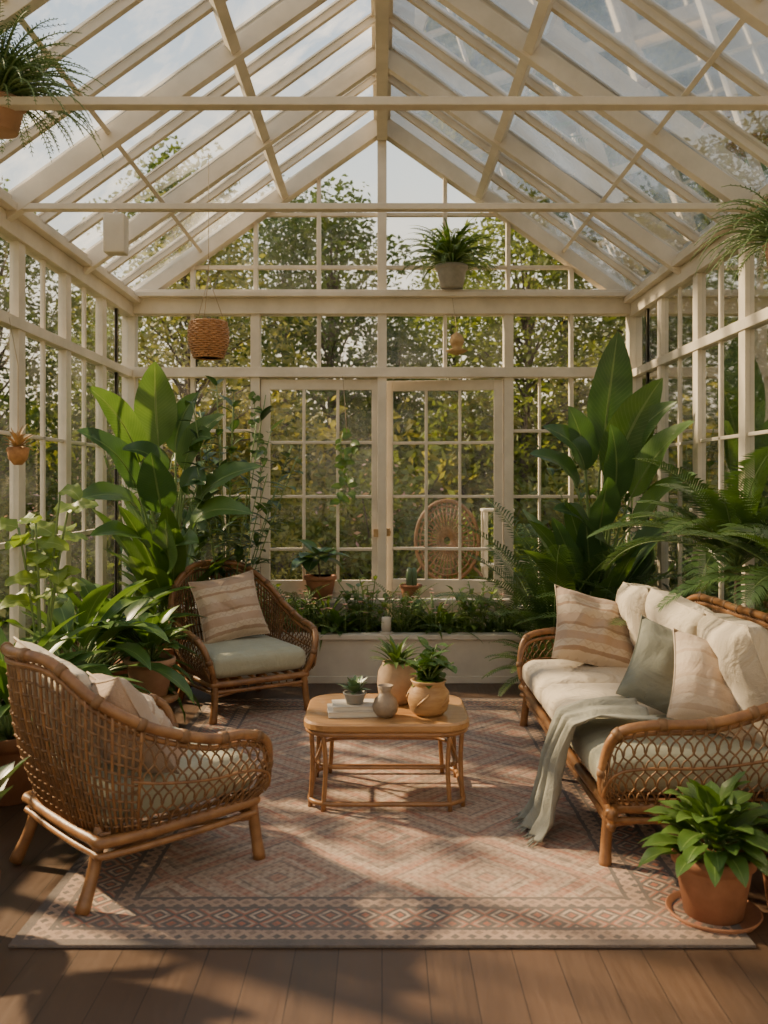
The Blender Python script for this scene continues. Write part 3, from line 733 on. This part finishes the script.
for k in range(26):
    x=-.95+1.96*k/25; p=(x,6.57+R.uniform(-.1,.09),.3); q=(k*3)%5; hh=.85+.45*math.sin(k*1.9)
    if q==0: bush(mb,p,11,.2,.36*hh,.10,.05,L_mid,8,(1.1,1.5))
    elif q==1: rosette(mb,p,40,.38*hh,.02,L_fern,1.5,.4,1.2,0)
    elif q==2:
        for j in range(20): frond(mb,p,j*2.4,1.45-.045*j,.38*hh,1.1,20,.055,L_fern,.011)
    elif q==3: bush(mb,p,13,.18,.34*hh,.075,.04,L_lime,9,(1.1,1.5))
    else: rosette(mb,p,26,.28*hh,.06,L_banana,1.45,.4,1.1,.3)
    if k%4==2:
        for j in range(14):
            a=V((x+R.uniform(-.12,.12),6.5+R.uniform(-.1,.1),.56+R.uniform(-.08,.08)))
            mb.tube([a,V((a.x,a.y,.32))],.002,M_frondstem,4)
            for m_ in range(5): mb.blade(arc(a,m_*1.26,.5,.026,.6,4),.022,L_flower,None,.2)
mb.obj('planter_greenery',(0,6.58,.3))
mb=MB(); mb.lathe([(.035,0),(.035,.1),(.03,.105),(.02,.105),(.001,.1)],(0,0,0),M_white2,20); mb.lathe([(.05,-.01),(.05,0),(.001,0.001)],(0,0,0),M_white2,20)
o=mb.obj('pillar_candle'); o.location=(.03,6.39,.357)
mb=MB(); mb.bx(-.98,.98,6.83,6.93,.50,.53,M_white2)
for x in (-.9,-.3,.3,.9): mb.bx(x-.02,x+.02,6.86,6.92,0,.5,M_white2)
mb.obj('plant_shelf',(0,6.89,.5),.003)
c=V((-.47,6.87,.531)); mb=MB(); pot(mb,c,.12,.18,M_terra,24); mb.tube([c+V((0,0,.14)),c+V((-.02,-.02,.32))],.008,M_bark,6)
mb.v=[V((p.x,min(p.y,6.945),p.z)) for p in mb.v]
mb.clamp=((-1.9,6.4,.1),(1.9,6.94,9)); rosette(mb,c+V((-.02,-.02,.30)),18,.24,.13,L_banana2,1.1,-.1,1.2,.2); mb.obj('potted_ficus',c)
c=V((.22,6.87,.531)); mb=MB(); pot(mb,c,.085,.11,M_terra,24)
for k in range(3):
    a=k*2.1; mb.lathe([(.012,0),(.022,.02),(.024,.1),(.018,.14),(.001,.15)],c+V((math.cos(a)*.025,math.sin(a)*.025,.09)),L_succ,12,.12)
mb.obj('potted_cactus',c)
c=V((.53,6.86,2.901)); mb=MB(); pot(mb,c,.12,.17,M_grey,24)
for k in range(56): frond(mb,c+V((0,-.01,.15)),k*2.4,1.45-.02*k,.46*R.uniform(.75,1.1),1.5,20,.06,L_fern,.013)
rosette(mb,c+V((0,-.01,.15)),70,.50,.022,L_mid,1.5,.5,1.6,0)
mb.v=[V((p.x,min(p.y,6.94),p.z)) for p in mb.v]; mb.obj('potted_fern',c)
def ropes(mb,c,r,top,n=3):
    for k in range(n):
        a=k*6.283/n; mb.tube([c+V((math.cos(a)*r,math.sin(a)*r,0)),V((c.x,c.y,c.z+.28))],.0025,M_rope,4)
    mb.tube([V((c.x,c.y,c.z+.28)),V((c.x,c.y,top))],.002,M_rope,4)
c=V((-1.06,5.5,2.18)); mb=MB()
nr=16
for k in range(nr+1):
    t=k/nr; r=.085+.033*math.sin(math.pi*t*.8)
    mb.tube([c+V((math.cos(a)*(r+.004*(1 if (j+k)%2 else -1)),math.sin(a)*(r+.004*(1 if (j+k)%2 else -1)),.21*t)) for j,a in enumerate([6.2832*q/28 for q in range(28)])],.0078 if k<nr else .011,M_basket,6,True)
mb.lathe([(.08,0),(.08,.01),(.001,.011)],c,M_basket,24)
mb.lathe([(.082,0.0)]+[(.080+.032*math.sin(math.pi*q/8*.8),.2*q/8) for q in range(9)],c,M_weave,24)
ropes(mb,c+V((0,0,.21)),.1,roofz(1.06)-.04); mb.obj('hanging_basket',c)
c=V((.54,6.5,2.34)); mb=MB(); mb.lathe([(.02,-.0),(.06,.015),(.08,.03),(.03,.05),(.045,.07),(.055,.1),(.04,.14),(.012,.16),(.001,.17)],c,M_brass,20)
mb.tube([c+V((0,0,.16)),V((.54,6.6,2.6)),V((.54,6.9,2.83))],.002,M_rope,4); mb.obj('hanging_ornament',c)
c=V((-1.82,4.5,1.5)); mb=MB(); mb.clamp=CL; mb.lathe([(.02,0),(.045,.03),(.055,.08),(.05,.09),(.001,.08)],c,M_basket,20)
rosette(mb,c+V((0,0,.08)),34,.13,.02,M_brass,1.5,.2,.8,0); mb.tube([c+V((0,0,.1)),c+V((0,0,.5)),V((-1.87,4.5,2.24))],.0025,M_rope,4); mb.obj('hanging_dried_bouquet',c)
c=V((-1.46,3.42,2.74)); mb=MB(); mb.clamp=((-1.9,0,0),(9,9,3.12)); pot(mb,c,.10,.12,M_terra2)
for k in range(210): frond(mb,c+V((0,0,.11)),k*2.4,1.55-.006*k,R.uniform(.28,.48),1.6,18,.032,L_palm,.006,n=10)
ropes(mb,c+V((0,0,.12)),.1,roofz(1.46)-.04); mb.obj('hanging_fern',c)
c=V((1.76,3.95,2.34)); mb=MB(); mb.clamp=CL; pot(mb,c,.08,.12,M_terra2)
for k in range(120): frond(mb,c+V((0,0,.11)),k*2.4,1.5-.01*k,R.uniform(.25,.48),1.8,16,.03,L_palm,.006,n=10)
ropes(mb,c+V((0,0,.12)),.08,roofz(1.76)-.04); mb.obj('hanging_fern',c)
mb=MB(); mb.clamp=((-1.9,6.8,.1),(1.9,6.93,9))
for (x,z,dx) in ((-.30,1.80,.04),(-.24,1.72,-.03),(-.97,2.1,.03)):
    p=V((x,6.90,z)); pts=[p]
    for j in range(6): p=p+V((dx*R.uniform(.1,.5)+R.uniform(-.03,.03),R.uniform(-.015,.01),-.075)); pts.append(p)
    pts=spline(pts,2); mb.tube(pts,.003,M_frondstem,4)
    for p in pts: mb.blade(arc(p,R.random()*6.28,R.uniform(-.5,.8),.09,.9,5),.055,L_mid,(0,-1,.3),.2,.35,.7)
mb.tube([(-.30,6.9,2.24),(-.27,6.9,1.8)],.003,M_rope,4); mb.obj('climbing_vine',(-.3,6.9,2.2))

# ------------------------------------------------------------------ garden
mb=MB(); mb.bx(-40,40,-25,45,-.5,-.13,M_grass); mb.bx(-1,1.2,7.1,16,-.13,-.10,M_path); mb.obj('garden_ground')
def leafcloud(mb,cen,rad,n,size,mat):
    vs=[];fs=[]
    for i in range(n):
        d=V((R.gauss(0,1),R.gauss(0,1),R.gauss(0,1))).normalized()*R.random()**.4
        p=cen+V((d.x*rad,d.y*rad,d.z*rad*.8)); a=V((R.gauss(0,1),R.gauss(0,1),R.gauss(0,.6))).normalized(); b2=a.orthogonal().normalized()
        b2=(b2+a.cross(b2)*R.uniform(-1,1)).normalized(); s=size*R.uniform(.6,1.2); o=len(vs)
        vs+=[p-a*s,p+b2*s*.45,p+a*s,p-b2*s*.45]; fs.append((o,o+1,o+2,o+3))
    mb.add(vs,fs,mat,False,[(.5,0)]*len(vs))
def mktree(h,cr,z0,nb,nl,size,mat):
    mb=MB(); mb.tube(spline([(0,0,-.13),(.05,0,h*.3),(0,.1,h*.6),(.05,0,h*.92)],4),[.12-.009*k for k in range(13)],M_bark,8)
    for k in range(nb):
        t=(k+.5)/nb; z=z0+(h-z0)*t; rr=cr*math.sin(math.pi*min(1,.18+t*.8))**.7*R.uniform(.35,1); a=k*2.399
        c=V((math.cos(a)*rr,math.sin(a)*rr,z+R.uniform(-.2,.2)))
        mb.tube([V((0,0,z*.75)),V((c.x*.5,c.y*.5,z*.9)),c],[.03,.015,.006],M_bark,5)
        leafcloud(mb,c,cr*.34,nl,size,mat)
    return mb
trees=[mktree(7,2.0,1.2,50,190,.08,L_tree),mktree(6,1.8,.8,46,190,.075,L_tree2),mktree(8,2.3,1.6,50,190,.085,L_tree)]
bushes=[]
for q in range(3):
    mb=MB()
    for k in range(16):
        a=k*2.399; rr=.75*math.sqrt((k+.5)/16); c=V((math.cos(a)*rr,math.sin(a)*rr,R.uniform(.1,1.1)*(1.1-rr*.6))); leafcloud(mb,c,.38,190,.045,(L_tree,L_tree2,L_tree)[q])
        mb.tube([V((0,0,-.13)),c],[.02,.006],M_bark,5)
    if q==2: leafcloud(mb,V((0,0,.75)),.75,160,.035,L_flower)
    bushes.append(mb)
def inst(lst,name,pos):
    first={}
    for (k,x,y,s,r) in pos:
        if k not in first: o=lst[k].obj(name); first[k]=o.data
        else: o=bpy.data.objects.new(name,first[k]); sc.collection.objects.link(o)
        o.location=(x,y,0); o.scale=(s,s,s); o.rotation_euler=(0,0,r)
tp=[]
for i,(x,y,s) in enumerate([(-5.2,12,.72),(-2.7,13.0,.88),(-.9,16.4,.82),(2.2,13.8,.80),(4.0,12.6,.86),(6.2,13.5,.9),(-7.5,14,.85),(8.6,15,1.0),(-3.8,17.5,.95),(1.6,20,.92),(3.8,18.5,1.05),(-2.2,21,1.0),(6.2,18,1.1),(-6.5,20,.9),(-6.2,9.3,.50),(-6.8,6.8,.46),(-7.2,4.2,.46),(5.6,9.4,.78),(6.0,6.6,.74),(6.6,3.8,.75),(-7.6,1,.5),(7.4,0.5,.7),(-10,11,.7),(11,10,1.1),(.3,17,.62)]):
    tp.append((i%3,x,y,s,i*1.3))
inst(trees,'garden_tree',tp)
bp=[]
for i in range(11): bp.append((i%3,-6+i*1.2,11.2+R.uniform(-.5,.5),R.uniform(1.1,1.5),i*1.1))
for i in range(9):
    x=-5+i*1.25
    if abs(x)>.7: bp.append(((i+1)%3,x,9.9+R.uniform(-.3,.3),R.uniform(.8,1.1),i*2.1))
for i in range(7):
    bp.append(((i)%3,-4.3+R.uniform(-.2,.2),8.2-i*1.3,R.uniform(1.2,1.5),i)); bp.append(((i+2)%3,4.3+R.uniform(-.2,.2),8.2-i*1.3,R.uniform(1.2,1.5),i*1.7))
for i in range(9): bp.append((i%2,-9+i*2.2,14.6+R.uniform(-.4,.4),R.uniform(2.2,2.7),i*1.9+.5))
for i in range(12): bp.append((i%2,-14+i*2.5,23,3.4,i*1.9))
inst(bushes,'garden_shrub',bp)
mb=MB(); c=V((.62,8.4,-.13))
def pc(a,r): return c+V((math.cos(a)*.30*r,.12+.10*(math.sin(a)*r*.5+.5),1.0+math.sin(a)*.38*r))
for r,t in ((1,.02),(.86,.01),(.7,.008),(.5,.008),(.3,.008)): mb.tube([pc(TH(10*k),r) for k in range(36)],t,M_weave,6,True)
for k in range(36): mb.tube([pc(TH(10*k),.1),pc(TH(10*k),1)],.009,M_weave,5)
mb.lathe([(.2,.38),(.25,.4),(.26,.43),(.24,.45),(.001,.46)],c,M_weave,24); mb.lathe([(.24,0),(.17,.2),(.22,.4)],c,M_weave,24,.04)
for s in (-1,1): mb.tube(spline([c+V((s*.25,.15,.75)),c+V((s*.31,-.08,.66)),c+V((s*.24,-.18,.44))],6),.014,M_weave,6)
mb.obj('wicker_peacock_chair',c)
mb=MB(); c=V((1.10,8.6,-.13))
for sx in (-1,1):
    for sy in (-1,1): mb.bx(c.x+sx*.12-.02,c.x+sx*.12+.02,c.y+sy*.1-.02,c.y+sy*.1+.02,c.z,c.z+1.3,M_white2)
for z in (.3,.75,1.28): mb.bx(c.x-.15,c.x+.15,c.y-.13,c.y+.13,c.z+z,c.z+z+.025,M_white2)
mb.obj('garden_plant_stand',c,.003)

# ------------------------------------------------------------------ light
sun=bpy.data.lights.new('sun','SUN'); sun.energy=12.5; sun.angle=TH(2.6); sun.color=(1,.75,.45)
so2=bpy.data.objects.new('sun',sun); sc.collection.objects.link(so2)
d=V((.78,-.40,-.58)); so2.rotation_euler=d.to_track_quat('-Z','Y').to_euler(); so2.location=(-6,10,8)
w=bpy.data.worlds.new('sky'); sc.world=w; w.use_nodes=True; g=G(w.node_tree); bg=w.node_tree.nodes['Background']
co=g.n('ShaderNodeTexCoord').outputs['Generated']; z=g.xyz(co)[2]
grad=g.ramp(z,[(.0,(.88,.68,.44)),(.12,(.97,.81,.58)),(.32,(.67,.68,.64)),(.6,(.34,.44,.56)),(.95,(.25,.37,.52))])
cl=g.ramp(g.noise(g.mapv(co,(1,1,2.2)),3.2,7,.6,.3),[(.48,0.),(.68,.7)])
g.l(g.mix(cl,grad,(.97,.85,.69)),bg.inputs[0]); bg.inputs[1].default_value=1.85
# ------------------------------------------------------------------ camera
cam=bpy.data.cameras.new('camera'); co_=bpy.data.objects.new('camera',cam); sc.collection.objects.link(co_)
co_.location=(0,0,1.4); co_.rotation_euler=(TH(90),0,0)
cam.sensor_fit='HORIZONTAL'; cam.sensor_width=36; cam.lens=36*900/768; cam.shift_x=2/768; cam.shift_y=-27/768
cam.clip_start=.05; cam.clip_end=200
cam.dof.use_dof=True; cam.dof.focus_distance=4.6; cam.dof.aperture_fstop=4.0
sc.camera=co_
try:
    sc.view_settings.view_transform='AgX'; sc.view_settings.look='None'
except Exception: pass
